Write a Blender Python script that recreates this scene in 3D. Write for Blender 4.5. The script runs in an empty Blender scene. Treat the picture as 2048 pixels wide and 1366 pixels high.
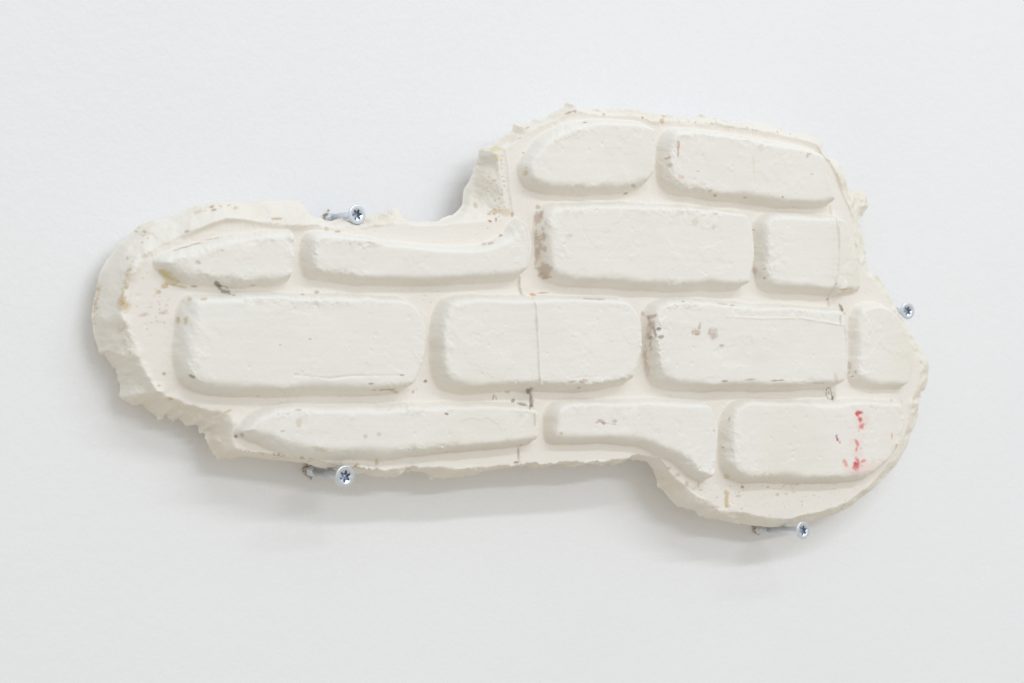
import bpy, math
import numpy as np
from mathutils import Vector, Matrix

S = bpy.context.scene
COL = S.collection

# ------------------------------------------------------------------ camera
THETA = math.radians(34.0)          # the wall is seen from its left, this far off its normal
FPX = 4107.0                        # focal length in pixels of the 2048 px wide photograph
DIST = 0.945                        # metres from the lens to the wall along the optical axis
CAM = np.array([-DIST * math.sin(THETA), -DIST * math.cos(THETA), 0.0])
cam = bpy.data.cameras.new('camera')
cam_ob = bpy.data.objects.new('camera', cam)
COL.objects.link(cam_ob)
cam_ob.location = CAM
cam_ob.rotation_euler = (math.radians(90), 0, -THETA)
cam.sensor_width = 36.0
cam.lens = 36.0 * FPX / 2048.0
cam.clip_start = 0.02
cam.clip_end = 50.0
cam.dof.use_dof = True
cam.dof.focus_distance = 0.915
cam.dof.aperture_fstop = 16.0
S.camera = cam_ob
S.render.resolution_x, S.render.resolution_y = 1024, 683

# ------------------------------------------------------------------ light: white gallery room, rows of ceiling tubes
w = bpy.data.worlds.new('World')
S.world = w
w.use_nodes = True
nt = w.node_tree
nt.nodes.clear()
wo = nt.nodes.new('ShaderNodeOutputWorld')
bg = nt.nodes.new('ShaderNodeBackground')
tc = nt.nodes.new('ShaderNodeTexCoord')
sx = nt.nodes.new('ShaderNodeSeparateXYZ')
mr = nt.nodes.new('ShaderNodeMapRange')
rp = nt.nodes.new('ShaderNodeValToRGB')
mr.inputs['From Min'].default_value = -1.0
rp.color_ramp.elements[0].color = (0.71, 0.665, 0.575, 1)      # pale floor below
rp.color_ramp.elements[1].color = (0.93, 0.985, 1.045, 1)       # white ceiling above
rp.color_ramp.elements[0].position = 0.40
rp.color_ramp.elements[1].position = 0.60
nt.links.new(tc.outputs['Generated'], sx.inputs[0])
nt.links.new(sx.outputs['Z'], mr.inputs['Value'])
nt.links.new(mr.outputs[0], rp.inputs[0])
nt.links.new(rp.outputs[0], bg.inputs['Color'])
nt.links.new(bg.outputs[0], wo.inputs['Surface'])
bg.inputs['Strength'].default_value = 0.768

def tube(name, x, y, z, length, power, width=0.07):
    l = bpy.data.lights.new(name, 'AREA')
    l.shape = 'RECTANGLE'
    l.size, l.size_y = length, width
    l.energy = power
    l.color = (0.965, 1.0, 1.03)
    o = bpy.data.objects.new(name, l)
    COL.objects.link(o)
    o.location = (x, y, z)
    d = Vector((0, 0, 0)) - Vector((0, y, z))
    o.rotation_euler = d.to_track_quat('-Z', 'Y').to_euler()
tube('ceiling_tube', 0.50, -1.50, 1.38, 2.0, 10.9)
tube('ceiling_tube', 0.50, -3.10, 1.38, 2.0, 17.6)

S.view_settings.view_transform = 'Standard'
S.view_settings.look = 'None'
S.view_settings.exposure = 0.0
S.view_settings.gamma = 1.0

# ------------------------------------------------------------------ helpers
def at(px, py, h):
    """Point of the place seen at photo pixel (px, py), h metres out from the wall -> wall coordinates X, Z."""
    ux, uy = (px - 1024.0) / FPX, (683.0 - py) / FPX
    dx = math.sin(THETA) + ux * math.cos(THETA)
    dy = math.cos(THETA) - ux * math.sin(THETA)
    t = (-h - CAM[1]) / dy
    return CAM[0] + t * dx, CAM[2] + t * uy

rng = np.random.default_rng(7)

def vnoise(x, y, seed):
    r = np.random.default_rng(seed)
    lat = r.random((257, 257)).astype(np.float32) * 2 - 1
    lat[256], lat[:, 256] = lat[0], lat[:, 0]
    xi, yi = np.floor(x).astype(np.int64), np.floor(y).astype(np.int64)
    fx, fy = (x - xi).astype(np.float32), (y - yi).astype(np.float32)
    fx = fx * fx * fx * (fx * (fx * 6 - 15) + 10)
    fy = fy * fy * fy * (fy * (fy * 6 - 15) + 10)
    xi %= 256
    yi %= 256
    a, b = lat[yi, xi], lat[yi, xi + 1]
    c, d = lat[yi + 1, xi], lat[yi + 1, xi + 1]
    return (a + (b - a) * fx) * (1 - fy) + (c + (d - c) * fx) * fy

def fbm(x, y, scale, seed, octv=3, gain=0.5):
    """x, y in metres, scale = size of the largest lump in metres."""
    o, amp, tot = 0, 1.0, 0
    for k in range(octv):
        ca, sa = math.cos(0.7 + k * 1.3), math.sin(0.7 + k * 1.3)
        u, v = (x * ca - y * sa) / scale + 31.7 * k, (x * sa + y * ca) / scale + 17.1 * k
        o = o + amp * vnoise(u, v, seed * 13 + k)
        tot += amp
        amp *= gain
        scale *= 0.5
    return o / tot

def chips_noise(x, y, cell, seed):
    """distance to the nearest of scattered points, in cells: hollows that meet in sharp ridges, like chipped plaster."""
    r = np.random.default_rng(seed)
    jx, jy = r.random((64, 64)).astype(np.float32), r.random((64, 64)).astype(np.float32)
    u, v = x / cell, y / cell
    xi, yi = np.floor(u).astype(np.int64), np.floor(v).astype(np.int64)
    best = np.full(x.shape, 9.0, np.float32)
    for a in (-1, 0, 1):
        for b in (-1, 0, 1):
            cx, cy = xi + a, yi + b
            px, py = cx + jx[cy % 64, cx % 64], cy + jy[cy % 64, cx % 64]
            best = np.minimum(best, (u - px) ** 2 + (v - py) ** 2)
    return np.sqrt(best)

def sstep(a, b, x):
    t = np.clip((x - a) / (b - a), 0, 1)
    return t * t * (3 - 2 * t)

def poly_dist(P, X, Z, closed=True, vals=None):
    """distance to a polyline, inside flag, nearest direction (nx, nz) and value carried along it."""
    n = len(P)
    best = np.full(X.shape, 1e9, np.float32)
    nx = np.zeros(X.shape, np.float32)
    nz = np.zeros(X.shape, np.float32)
    val = np.zeros(X.shape, np.float32)
    inside = np.zeros(X.shape, bool)
    for i in range(n if closed else n - 1):
        ax, az = P[i]
        bx, bz = P[(i + 1) % n]
        ex, ez = bx - ax, bz - az
        L2 = ex * ex + ez * ez + 1e-18
        t = np.clip(((X - ax) * ex + (Z - az) * ez) / L2, 0, 1)
        qx, qz = X - (ax + t * ex), Z - (az + t * ez)
        d = np.sqrt(qx * qx + qz * qz)
        m = d < best
        best = np.where(m, d, best)
        nx = np.where(m, qx, nx)
        nz = np.where(m, qz, nz)
        if vals is not None:
            val = np.where(m, vals[i] + (vals[(i + 1) % n] - vals[i]) * t, val)
        if closed and abs(ez) > 1e-12:
            c = ((az > Z) != (bz > Z)) & (X < ex * (Z - az) / ez + ax)
            inside ^= c
    return best, inside, nx / (best + 1e-9), nz / (best + 1e-9), val

def smooth_closed(P, n=6):
    """Catmull-Rom through the traced points."""
    P = np.array(P)
    N = len(P)
    out = []
    for i in range(N):
        p0, p1, p2, p3 = P[i - 1], P[i], P[(i + 1) % N], P[(i + 2) % N]
        for k in range(n):
            t = k / n
            out.append(0.5 * ((2 * p1) + (p2 - p0) * t + (2 * p0 - 5 * p1 + 4 * p2 - p3) * t * t
                              + (3 * p1 - p0 - 3 * p2 + p3) * t ** 3))
    return np.array(out)

def gauss(A, s):
    r = int(3 * s + 1)
    k = np.exp(-0.5 * (np.arange(-r, r + 1) / s) ** 2)
    k /= k.sum()
    B = np.pad(A, r, mode='edge')
    B = sum(kk * B[:, i:i + A.shape[1]] for i, kk in enumerate(k))
    return sum(kk * B[i:i + A.shape[0], :] for i, kk in enumerate(k))

def link(name, me, mat, parent=None):
    o = bpy.data.objects.new(name, me)
    COL.objects.link(o)
    if mat:
        me.materials.append(mat)
    if parent:
        o.parent = parent
    return o

# ------------------------------------------------------------------ materials
def nodes(name):
    m = bpy.data.materials.new(name)
    m.use_nodes = True
    t = m.node_tree
    b = t.nodes['Principled BSDF']
    return m, t, b

def noise_node(t, scale, detail, coord, rough=0.55, dist=0.0):
    n = t.nodes.new('ShaderNodeTexNoise')
    n.inputs['Scale'].default_value = scale
    n.inputs['Detail'].default_value = detail
    n.inputs['Roughness'].default_value = rough
    n.inputs['Distortion'].default_value = dist
    t.links.new(coord, n.inputs['Vector'])
    return n

def mapr(t, src, a, b, c, d):
    n = t.nodes.new('ShaderNodeMapRange')
    n.inputs['From Min'].default_value, n.inputs['From Max'].default_value = a, b
    n.inputs['To Min'].default_value, n.inputs['To Max'].default_value = c, d
    t.links.new(src, n.inputs['Value'])
    return n.outputs[0]

def mixc(t, fac, a, b):
    n = t.nodes.new('ShaderNodeMix')
    n.data_type = 'RGBA'
    if isinstance(fac, float):
        n.inputs['Factor'].default_value = fac
    else:
        t.links.new(fac, n.inputs['Factor'])
    for s, v in ((6, a), (7, b)):
        if isinstance(v, tuple):
            n.inputs[s].default_value = (*v, 1)
        else:
            t.links.new(v, n.inputs[s])
    return n.outputs[2]

def bump(t, h, strength, dist, prev=None):
    n = t.nodes.new('ShaderNodeBump')
    n.inputs['Strength'].default_value = strength
    n.inputs['Distance'].default_value = dist
    t.links.new(h, n.inputs['Height'])
    if prev:
        t.links.new(prev, n.inputs['Normal'])
    return n.outputs[0]

# painted wall
M_WALL, t, b = nodes('wall_paint')
geo = t.nodes.new('ShaderNodeNewGeometry').outputs['Position']
n1 = noise_node(t, 6, 3, geo)
c = mixc(t, mapr(t, n1.outputs[0], 0.35, 0.65, 0, 1), (0.868, 0.868, 0.877), (0.880, 0.880, 0.888))
t.links.new(c, b.inputs['Base Color'])
b.inputs['Roughness'].default_value = 0.62
n2 = noise_node(t, 520, 2, geo)
n3 = noise_node(t, 190, 3, geo, 0.6)
n4 = noise_node(t, 22, 2, geo)
bb = bump(t, n2.outputs[0], 0.22, 0.0006)
bb = bump(t, n3.outputs[0], 0.20, 0.0012, bb)
bb = bump(t, n4.outputs[0], 0.12, 0.004, bb)
t.links.new(bb, b.inputs['Normal'])

# cast plaster, stains and painted seam shade carried by the vertices
M_PLASTER, t, b = nodes('cast_plaster')
geo = t.nodes.new('ShaderNodeNewGeometry').outputs['Position']
n1 = noise_node(t, 28, 5, geo, 0.6)
n2 = noise_node(t, 140, 4, geo, 0.65)
mp = t.nodes.new('ShaderNodeMapping')
mp.inputs['Scale'].default_value = (20, 60, 260)
t.links.new(geo, mp.inputs['Vector'])
n3 = noise_node(t, 1.0, 4, mp.outputs[0], 0.6)
att = t.nodes.new('ShaderNodeAttribute')
att.attribute_name = 'stain_shade'
c = mixc(t, mapr(t, n1.outputs[0], 0.34, 0.68, 0, 1), (0.852, 0.818, 0.757), (0.858, 0.832, 0.783))
c = mixc(t, mapr(t, n2.outputs[0], 0.55, 0.80, 0, 0.5), c, (0.845, 0.800, 0.722))
c = mixc(t, mapr(t, n3.outputs[0], 0.52, 0.78, 0, 0.35), c, (0.875, 0.855, 0.81))
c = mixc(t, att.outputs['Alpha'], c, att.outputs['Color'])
t.links.new(c, b.inputs['Base Color'])
b.inputs['Roughness'].default_value = 0.72
b.inputs['Specular IOR Level'].default_value = 0.3
n5 = noise_node(t, 900, 3, geo, 0.6)
bb = bump(t, n2.outputs[0], 0.25, 0.0012)
bb = bump(t, n5.outputs[0], 0.30, 0.00035, bb)
bb = bump(t, n3.outputs[0], 0.18, 0.0008, bb)
t.links.new(bb, b.inputs['Normal'])

def metal(name, col, rough, var=0.1):
    m, t, b = nodes(name)
    ob = t.nodes.new('ShaderNodeTexCoord').outputs['Object']
    n = noise_node(t, 500, 3, ob)
    c = mixc(t, mapr(t, n.outputs[0], 0.35, 0.7, 0, 1), col, tuple(v * (1 - var) for v in col))
    t.links.new(c, b.inputs['Base Color'])
    b.inputs['Metallic'].default_value = 1.0
    t.links.new(mapr(t, n.outputs[0], 0.3, 0.7, rough, rough + 0.12), b.inputs['Roughness'])
    return m
M_ZINC = metal('zinc_plate', (0.78, 0.82, 0.88), 0.30)
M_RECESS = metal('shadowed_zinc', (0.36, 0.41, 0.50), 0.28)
M_CRUMB, t, b = nodes('crumbled_filler')
n = noise_node(t, 700, 3, t.nodes.new('ShaderNodeTexCoord').outputs['Object'])
t.links.new(mixc(t, mapr(t, n.outputs[0], 0.4, 0.65, 0, 1), (0.72, 0.66, 0.56), (0.34, 0.26, 0.16)), b.inputs['Base Color'])
b.inputs['Roughness'].default_value = 0.9

# ------------------------------------------------------------------ the wall
def make_wall():
    me = bpy.data.meshes.new('wall')
    v = [(-1.6, 0, -1.2), (2.4, 0, -1.2), (2.4, 0, 1.2), (-1.6, 0, 1.2),
         (-1.6, 0.1, -1.2), (2.4, 0.1, -1.2), (2.4, 0.1, 1.2), (-1.6, 0.1, 1.2)]
    f = [(0, 1, 2, 3), (5, 4, 7, 6), (0, 3, 7, 4), (1, 5, 6, 2), (3, 2, 6, 7), (0, 4, 5, 1)]
    me.from_pydata(v, [], f)
    o = link('wall', me, M_WALL)
    o['kind'] = 'structure'
    return o
WALL = make_wall()

# ------------------------------------------------------------------ the cast: traced outlines
MM = 0.001
HM = 22 * MM          # face of the mortar bed
def hm_of(px):
    """height (mm) of the mortar bed: thinner at the left end, dipping a little at the right."""
    a = min(max((px - 200) / 600.0, 0), 1)
    b = min(max((px - 1640) / 190.0, 0), 1)
    return 21.5 + 3.5 * a * a * (3 - 2 * a) - 2.5 * b * b * (3 - 2 * b)
# outer edge (px, py, mm out from the wall at which that edge lies)
EDGE = [
 (184,645,4),(182,633,4),(186,605,4),(193,574,4),(201,542,4),(215,518,4),(237,488,5),(261,467,6),(282,450,7),(305,440,8),
 (338,436,9),(371,419,9),(394,410,10),(427,405,10),(465,401,10),(488,403,10),(504,406,10),(526,401,10),(570,400,10),(600,401,10),(610,413,10),
 (619,427,10),(630,435,10),(644,435,10),(657,440,10),(673,443,10),(700,439,10),(734,430,10),(755,426,10),(781,421,10),(801,419,10),
 (803,430,10),(809,440,12),(814,444,14),(845,444,14),(879,442,12),(895,434,9),(910,426,7),(917,420,6),(924,408,6),(925,397,6),(929,377,6),
 (939,361,7),(950,338,7),(955,330,7),(954,316,8),(955,301,8),(968,293,9),(987,286,10),(1003,275,10),(1012,267,10),(1024,264,10),
 (1027,247,10),(1045,245,10),(1060,241,10),(1069,237,11),(1088,235,11),(1099,226,11),(1116,220,11),(1127,214,11),(1130,204,11),(1137,203,11),
 (1144,209,11),(1153,212,11),(1170,214,12),(1205,219,12),(1240,218,12),(1266,221,12),(1294,226,12),(1330,230,12),(1370,234,12),
 (1408,230,12),(1436,235,12),(1459,243,12),(1499,241,12),(1534,246,12),(1558,257,12),(1586,266,12),(1605,267,12),(1628,273,12),
 (1640,281,12),(1641,293,12),(1637,309,12),(1652,314,12),(1672,318,12),(1677,330,12),(1684,353,12),(1695,375,11),(1702,383,9),
 (1717,382,8),(1731,389,8),(1736,410,8),(1731,424,8),(1721,433,9),(1724,457,10),(1729,485,10),(1728,510,11),(1735,527,12),
 (1739,540,13),(1754,549,14),(1768,571,14),(1785,599,14),(1801,630,14),(1815,658,13),(1834,686,12),(1855,716,10),(1858,736,9),
 (1854,761,9),(1849,780,9),(1842,785,9),(1840,797,9),(1836,802,9),(1836,829,9),(1830,850,10),(1821,867,10),(1815,891,10),
 (1803,911,10),(1792,930,10),(1772,953,11),(1747,977,11),(1726,993,11),(1709,1007,11),(1702,1013,11),(1669,1029,10),(1634,1039,9),
 (1611,1046,9),(1576,1052,10),(1540,1055,11),(1512,1052,10),(1477,1047,9),(1450,1041,9),(1423,1037,9),(1404,1033,9),(1381,1020,8),
 (1355,1014,8),(1341,999,8),(1325,979,8),(1314,973,8),(1314,961,8),(1305,938,8),(1294,924,9),(1273,921,10),(1257,922,10),
 (1235,924,10),(1207,928,10),(1151,932,9),(1121,930,9),(1090,933,9),(1060,937,9),(1050,935,9),(1020,935,9),(1000,937,8),(976,944,8),
 (955,944,8),(934,951,7),(905,957,7),(866,955,7),(837,947,8),(805,945,8),(789,953,7),(781,959,7),(768,954,7),(744,949,8),
 (713,944,8),(673,941,8),(657,940,8),(644,934,8),(626,929,8),(599,926,8),(558,921,7),(488,914,7),(437,917,6),(427,911,5),(421,892,5),
 (415,880,5),(415,871,5),(409,864,5),(404,869,5),(399,862,5),(394,847,5),(388,843,5),(376,850,5),(368,845,5),(359,836,5),(347,840,5),(338,838,5),(331,826,5),(326,830,5),(322,838,5),(312,834,5),
 (296,824,4),(284,815,4),(254,804,4),(244,793,4),(241,777,4),(228,742,4),(217,726,4),(202,711,4),(194,702,4),(191,686,4),(186,665,4)]
# edge of the flat mortar bed
BED = [
 (237,628,0),(240,608,0),(247,575,0),(256,540,0),(272,515,0),(300,500,0),(324,489,0),(360,473,0),(394,457,2.8),(425,444,3),(453,434,3),
 (488,436,2),(535,444,1.8),(582,452,2),(640,452,1),(707,456,0),(771,449,0),(820,446,0),(880,446,0),(940,443,0),(985,438,0),
 (1003,432,0),(1006,400,0),(999,350,0),(990,312,0),(1003,300,0),(1041,274,0),(1088,249,0.8),(1134,227,0.8),(1158,221,0.8),
 (1205,228,0.8),(1265,231,0.8),(1300,239,0.8),(1340,243,0.8),(1400,247,0.8),(1500,259,0.8),(1560,269,0.8),(1605,280,0.8),(1630,291,0.8),(1640,312,0),
 (1656,322,0),(1667,345,0),(1680,380,0),(1692,410,0),(1704,440,0),(1708,480,0),(1714,520,0),(1727,545,0),(1745,556,0),
 (1758,575,0),(1775,605,0),(1791,635,0),(1804,662,0),(1820,690,0),(1836,718,0),(1838,755,0),(1830,785,0),(1820,812,0),(1815,850,0),
 (1802,885,0),(1788,910,0),(1768,937,0),(1743,962,0),(1720,984,0),(1690,1006,0),(1634,1026,0),(1576,1038,0),(1540,1038,0),
 (1482,1027,0),(1447,1018,0),(1395,992,0),(1371,977,0),(1348,955,0),(1327,938,0),(1312,922,0),(1290,914,0),(1254,917,0),(1184,922,0),
 (1090,927,0),(1061,928,0),(955,933,0),(850,937,0),(760,938,0),(700,930,0),(629,919,0),(540,909,0),(490,905,0),(467,897,0),
 (462,875,0),(459,855,0),(457,831,0),(441,824,0),(371,809,0),(343,798,0),(312,784,0),(291,747,0),(277,719,0),(258,672,0)]
R = 30        # the right-hand shoulder of a brick hides its own right side: traced that far out
# brick base outlines (px, py[, mm out]), rise in mm
BRICKS = [
 (9.5, [(1032,335),(1039,318),(1050,301),(1064,284),(1099,260),(1134,248),(1170,242),(1228,242),(1275,248),(1296,262),(1305,281,R),(1309,307,R),
   (1306,340,R),(1298,363,R),(1275,378),(1228,387),(1158,391),(1099,389),(1059,382),(1038,366)]),
 (9.5, [(1310,351),(1310,314),(1315,278),(1325,262),(1338,258),(1394,262),(1464,272),(1534,284),(1593,295),(1623,304),(1642,316,26),(1652,337,R),(1661,365,R),
   (1667,389,R),(1660,408,26),(1628,417),(1534,414),(1464,405),(1394,396),(1342,387),(1319,375)]),
 (8.5, [(300,525),(324,507),(359,495),(406,481),(453,471),(500,465),(558,463),(582,467),(588,485,R),(589,511,R),(586,540,R),(575,561),(547,571),(465,574),
   (394,573),(366,570),(343,560),(319,544)]),
 (9.5, [(599,528),(600,490),(607,470),(628,462),(679,470),(745,480),(797,486),(850,492),(903,493),(942,491),(976,483),(1003,467),(1019,445),(1034,431,26),
   (1047,443,R),(1055,467,R),(1057,498,R),(1053,533,R),(1040,551,26),(1008,562),(929,568),(824,572),(718,569),(639,562),(610,554)]),
 (10.5, [(1064,455),(1068,424),(1082,412),(1102,407),(1184,405),(1278,407),(1372,413),(1442,420),(1474,425),(1493,440,R),(1503,468,R),(1505,501,R),(1500,536,R),
   (1495,558,R),(1483,572),(1454,580),(1348,582),(1254,579),(1184,575),(1114,568),(1086,561),(1072,539),(1067,497)]),
 (10.0, [(1502,475),(1503,447),(1511,433),(1529,426),(1580,427),(1627,429),(1668,435),(1686,447,26),(1694,470,26),(1704,498,26),(1716,531,25),(1722,558,26),(1721,577,25),
   (1705,587),(1658,590),(1604,588),(1557,586),(1527,582),(1510,571),(1504,540)]),
 (11.0, [(345,690),(350,645),(354,612),(362,596),(385,589),(470,587),(560,587),(665,588),(745,590),(792,594),(816,604,26),(834,621,R),(843,644,R),(845,680,R),(841,725,R),
   (834,748,R),(822,768,26),(800,781),(740,787),(612,792),(480,792),(410,786),(375,778),(354,762),(346,735)]),
 (11.0, [(857,680),(859,645),(864,623),(874,604),(896,593),(955,590),(1061,590),(1137,593),(1219,594),(1250,603,27),(1268,619,R),(1277,642,R),(1280,682,R),(1276,724,R),
   (1265,752,R),(1243,769),(1184,778),(1090,781),(1030,782),(955,786),(893,783),(869,767),(859,732)]),
 (11.0, [(1280,660),(1282,624),(1291,609),(1312,598),(1335,595),(1395,599),(1465,604),(1510,608),(1580,611),(1651,615),(1672,621,27),(1681,633,R),(1687,665,R),(1689,712,R),
   (1686,747,R),(1676,765,27),(1655,774),(1580,778),(1487,780),(1372,780),(1320,776),(1299,767),(1287,743),(1281,700)]),
 (7.5, [(1693,724),(1694,665),(1700,626),(1712,610),(1735,605),(1763,612),(1780,628),(1796,654),(1808,689),(1815,724),(1812,752,24),(1808,766,24),(1794,778),
   (1745,779),(1707,772),(1693,758)]),
 (9.5, [(462,866),(476,847),(500,826),(530,811),(570,807),(639,808),(771,806),(850,803),(955,804),(1035,807),(1056,813),(1073,821,R),(1078,838,R),(1074,870,R),(1056,889),
   (1008,894),(929,901),(824,912),(745,920),(665,918),(600,914),(545,903),(511,887),(474,873)]),
 (9.5, [(1084,842),(1088,819),(1100,804),(1125,799),(1184,799),(1278,797),(1348,798),(1395,802),(1414,814,27),(1426,832,R),(1432,854,R),(1432,900,R),(1428,933,R),
   (1417,957,26),(1395,964),(1372,952),(1348,929),(1313,911),(1278,897),(1231,888),(1184,885),(1137,888),(1092,886),(1085,866)]),
 (10.0, [(1433,897),(1434,850),(1441,822),(1454,806),(1475,797),(1517,798),(1587,800),(1658,799),(1751,799),(1788,802),(1798,815,25),(1796,845),(1787,874),(1779,897),(1761,925),
   (1738,945),(1726,954),(1693,962),(1611,965),(1540,966),(1482,964),(1452,954),(1437,932)]),
]

EDGE = [(x, y, 9.0 + 0.9 * h - 3.5 * min(max((480 - x) / 120, 0), 1)) for x, y, h in EDGE]        # the cast stands well off the wall
edge = np.array([at(x, y, h * MM) for x, y, h in EDGE])
edge_h = np.array([h for *_, h in EDGE]) * MM
bed = np.array([at(x, y, (hm_of(x) + h) * MM) for x, y, h in BED])
bed_h = np.array([h for *_, h in BED]) * MM
DX, DZ = 0.34 * MM, 0.31 * MM
x0, x1 = edge[:, 0].min() - 4 * MM, edge[:, 0].max() + 4 * MM
z0, z1 = edge[:, 1].min() - 4 * MM, edge[:, 1].max() + 4 * MM
nx_, nz_ = int((x1 - x0) / DX), int((z1 - z0) / DZ)
gx = (x0 + np.arange(nx_) * DX).astype(np.float32)
gz = (z0 + np.arange(nz_) * DZ).astype(np.float32)
X, Z = np.meshgrid(gx, gz)

# --- bed and broken rim
torn = 0.14 + 0.80 * sstep(-0.1, 0.45, fbm(X, Z, 0.045, 2, 2))      # stretches of torn edge between smoother ones
xa, za = at(630, 915, 0.02)
xb = at(1285, 915, 0.02)[0]
torn = np.maximum(torn, 1.1 * sstep(xa - 0.01, xa + 0.01, X) * (1 - sstep(xb - 0.01, xb + 0.005, X)) * (1 - sstep(za, za + 0.01, Z)))   # flaked lower edge
xa, za = at(460, 780, 0.02)
torn = np.maximum(torn, (1 - sstep(xa, xa + 0.01, X)) * (1 - sstep(za, za + 0.02, Z)))          # toothed lower left corner
wob = 0.0023 * torn
Xw = X + wob * fbm(X, Z, 0.0075, 3, 4, 0.6) * 0.8
Zw = Z + wob * fbm(X, Z, 0.0065, 4, 4, 0.6)
dE, inE, nEx, nEz, hE = poly_dist(edge, Xw, Zw, True, edge_h)
dB, inB, _, _, hB = poly_dist(bed, X + 0.5 * (Xw - X), Z + 0.5 * (Zw - Z), True, bed_h)
sE = np.where(inE, dE, -dE)
tt = np.where(inB, 1.0, np.clip(dE / (dE + dB + 1e-9), 0, 1))
# height of the bed itself: dips towards the right-hand flange
_px = np.arange(150, 1900, 10)
hbed = np.interp(X, [at(p, 683, hm_of(p) * MM)[0] for p in _px], [hm_of(p) * MM for p in _px]).astype(np.float32)
hbed = hbed + 0.5 * MM * fbm(X, Z, 0.06, 5, 2)
hin = hbed + hB * np.exp(-(dB / 0.0016) ** 2)
face_h = np.where(inB, hin, hE + (hbed + hB - hE) * tt ** 0.85)
rimz = np.where(inB, np.exp(-dB / 0.003), 1.0)
calm = 1 - sstep(at(300, 650, 0.02)[0], at(420, 650, 0.02)[0], X)      # 1 at the left end
U, V = X + 0.7 * face_h, Z + 0.6 * face_h
lump = fbm(U, V, 0.020, 6, 4, 0.5)
ridged = 1 - np.abs(fbm(U, V, 0.014, 8, 4, 0.55)) * 2.2
face_h = face_h + (1 - np.where(inB, 1, 0)) * np.clip(tt * 5, 0, 1) * (1 - 0.55 * calm) * (2.2 * MM * lump + 1.3 * MM * (0.3 + torn) * ridged * np.clip(tt * (1 - tt) * 4, 0, 1))
# broken planes of the rim: chipped hollows meeting in ridges, and a step part of the way down at the left end
Uc, Vc = X + 0.7 * face_h + 0.0012 * fbm(X, Z, 0.01, 55, 3), Z + 0.5 * face_h + 0.0012 * fbm(X, Z, 0.01, 56, 3)
ch = (chips_noise(Uc, Vc, 0.017, 51) - 0.5) * 3.0 + (chips_noise(Uc, Vc, 0.0075, 52) - 0.5) * 1.0 * (0.4 + torn)
face_h = face_h + np.where(inB, 0, np.clip(tt * 4, 0, 1) * np.clip((1 - tt) * 5, 0, 1)) * ch * MM * 0.7
# raised lip along the bed's edge, in places
lip = np.exp(-(dB / 0.0016) ** 2) * sstep(-0.1, 0.5, fbm(X, Z, 0.03, 9, 2))
face_h = face_h + 0.3 * MM * lip

face_h = gauss(face_h, 1.1)

# --- bricks
raise_ = np.zeros_like(X)
label = np.full(X.shape, -1, np.int16)
leftness = np.zeros_like(X)
brick_d = np.full(X.shape, 1.0, np.float32)
for k, (rise, pts) in enumerate(BRICKS):
    P = []
    for p in pts:
        hb = hm_of(p[0]) - 0.3
        h = (hb + (p[2] - 21.5 if len(p) > 2 else 0)) * MM
        u, v = at(p[0], p[1], h)
        if len(p) > 2:
            u += 2.8 * MM * min(1.0, (p[2] - 21.5) / 8.5)
        P.append((u, v))
    P = smooth_closed(P, 8)
    seg = np.linalg.norm(np.roll(P, -1, 0) - P, axis=1)
    cum = np.concatenate([[0], np.cumsum(seg)])
    tq = np.arange(0, cum[-1], 1.4 * MM)
    Pc = np.vstack([P, P[:1]])
    P = np.stack([np.interp(tq, cum, Pc[:, 0]), np.interp(tq, cum, Pc[:, 1])], 1)
    for _ in range(4):
        P = 0.25 * np.roll(P, 1, 0) + 0.5 * P + 0.25 * np.roll(P, -1, 0)
    i0, i1 = np.searchsorted(gz, [P[:, 1].min() - 0.006, P[:, 1].max() + 0.006])
    j0, j1 = np.searchsorted(gx, [P[:, 0].min() - 0.006, P[:, 0].max() + 0.006])
    sl = (slice(i0, i1), slice(j0, j1))
    xs, zs = X[sl], Z[sl]
    xw = xs + 0.9 * MM * fbm(xs, zs, 0.009, 20 + k, 4, 0.6)
    zw = zs + 0.9 * MM * fbm(xs, zs, 0.010, 40 + k, 4, 0.6)
    d, ins, nxx, nzz, _ = poly_dist(P, xw, zw)
    wd = 4.3 * MM + 2.0 * MM * np.clip(nzz, 0, 1) ** 2 - 0.6 * MM * np.clip(-nzz, 0, 1) - 1.2 * MM * np.clip(-nxx, 0, 1)
    wd = wd * (1 + 0.5 * fbm(xs, zs, 0.025, 80 + k, 3)) * (1 + (0.7 if k in (2, 6) else 0) * np.clip(nxx, 0, 1))
    s = np.clip(d / wd, 0, 1)
    prof = (1 - (1 - s) ** 2.9) ** 1.05
    top = 1 + 0.07 * fbm(xs, zs, 0.028, 60 + k, 3)
    r = np.where(ins, 0.82 * rise * MM * prof * top, 0)
    raise_[sl] = np.maximum(raise_[sl], r)
    label[sl] = np.where(ins, k, label[sl])
    brick_d[sl] = np.minimum(brick_d[sl], d)
    leftness[sl] = np.maximum(leftness[sl], np.where(ins, np.clip(nxx, 0, 1) * np.exp(-d / 0.007), 0))
raise_ = gauss(raise_, 1.4)

# right ends of the two bricks by the flange fall away behind the mould joint
def pl(pts, h=30.5):
    return np.array([at(x, y, h * MM) for x, y in pts])
joint_a = pl([(1672,434),(1677,470),(1679,510),(1676,545),(1672,565)], 33)
Zs = Z[:, :1]
xj = np.interp(Z, joint_a[::-1, 1], joint_a[::-1, 0])
beyond = np.clip((X - xj) / 0.02, 0, 1) * (label == 5)
raise_ = raise_ * (1 - 0.55 * beyond)
# bottom-right brick sinks towards the broken edge
b12 = (label == 12)
raise_ = raise_ * (1 - 0.25 * b12 * sstep(0.17, 0.23, X))
H = face_h + raise_

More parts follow.
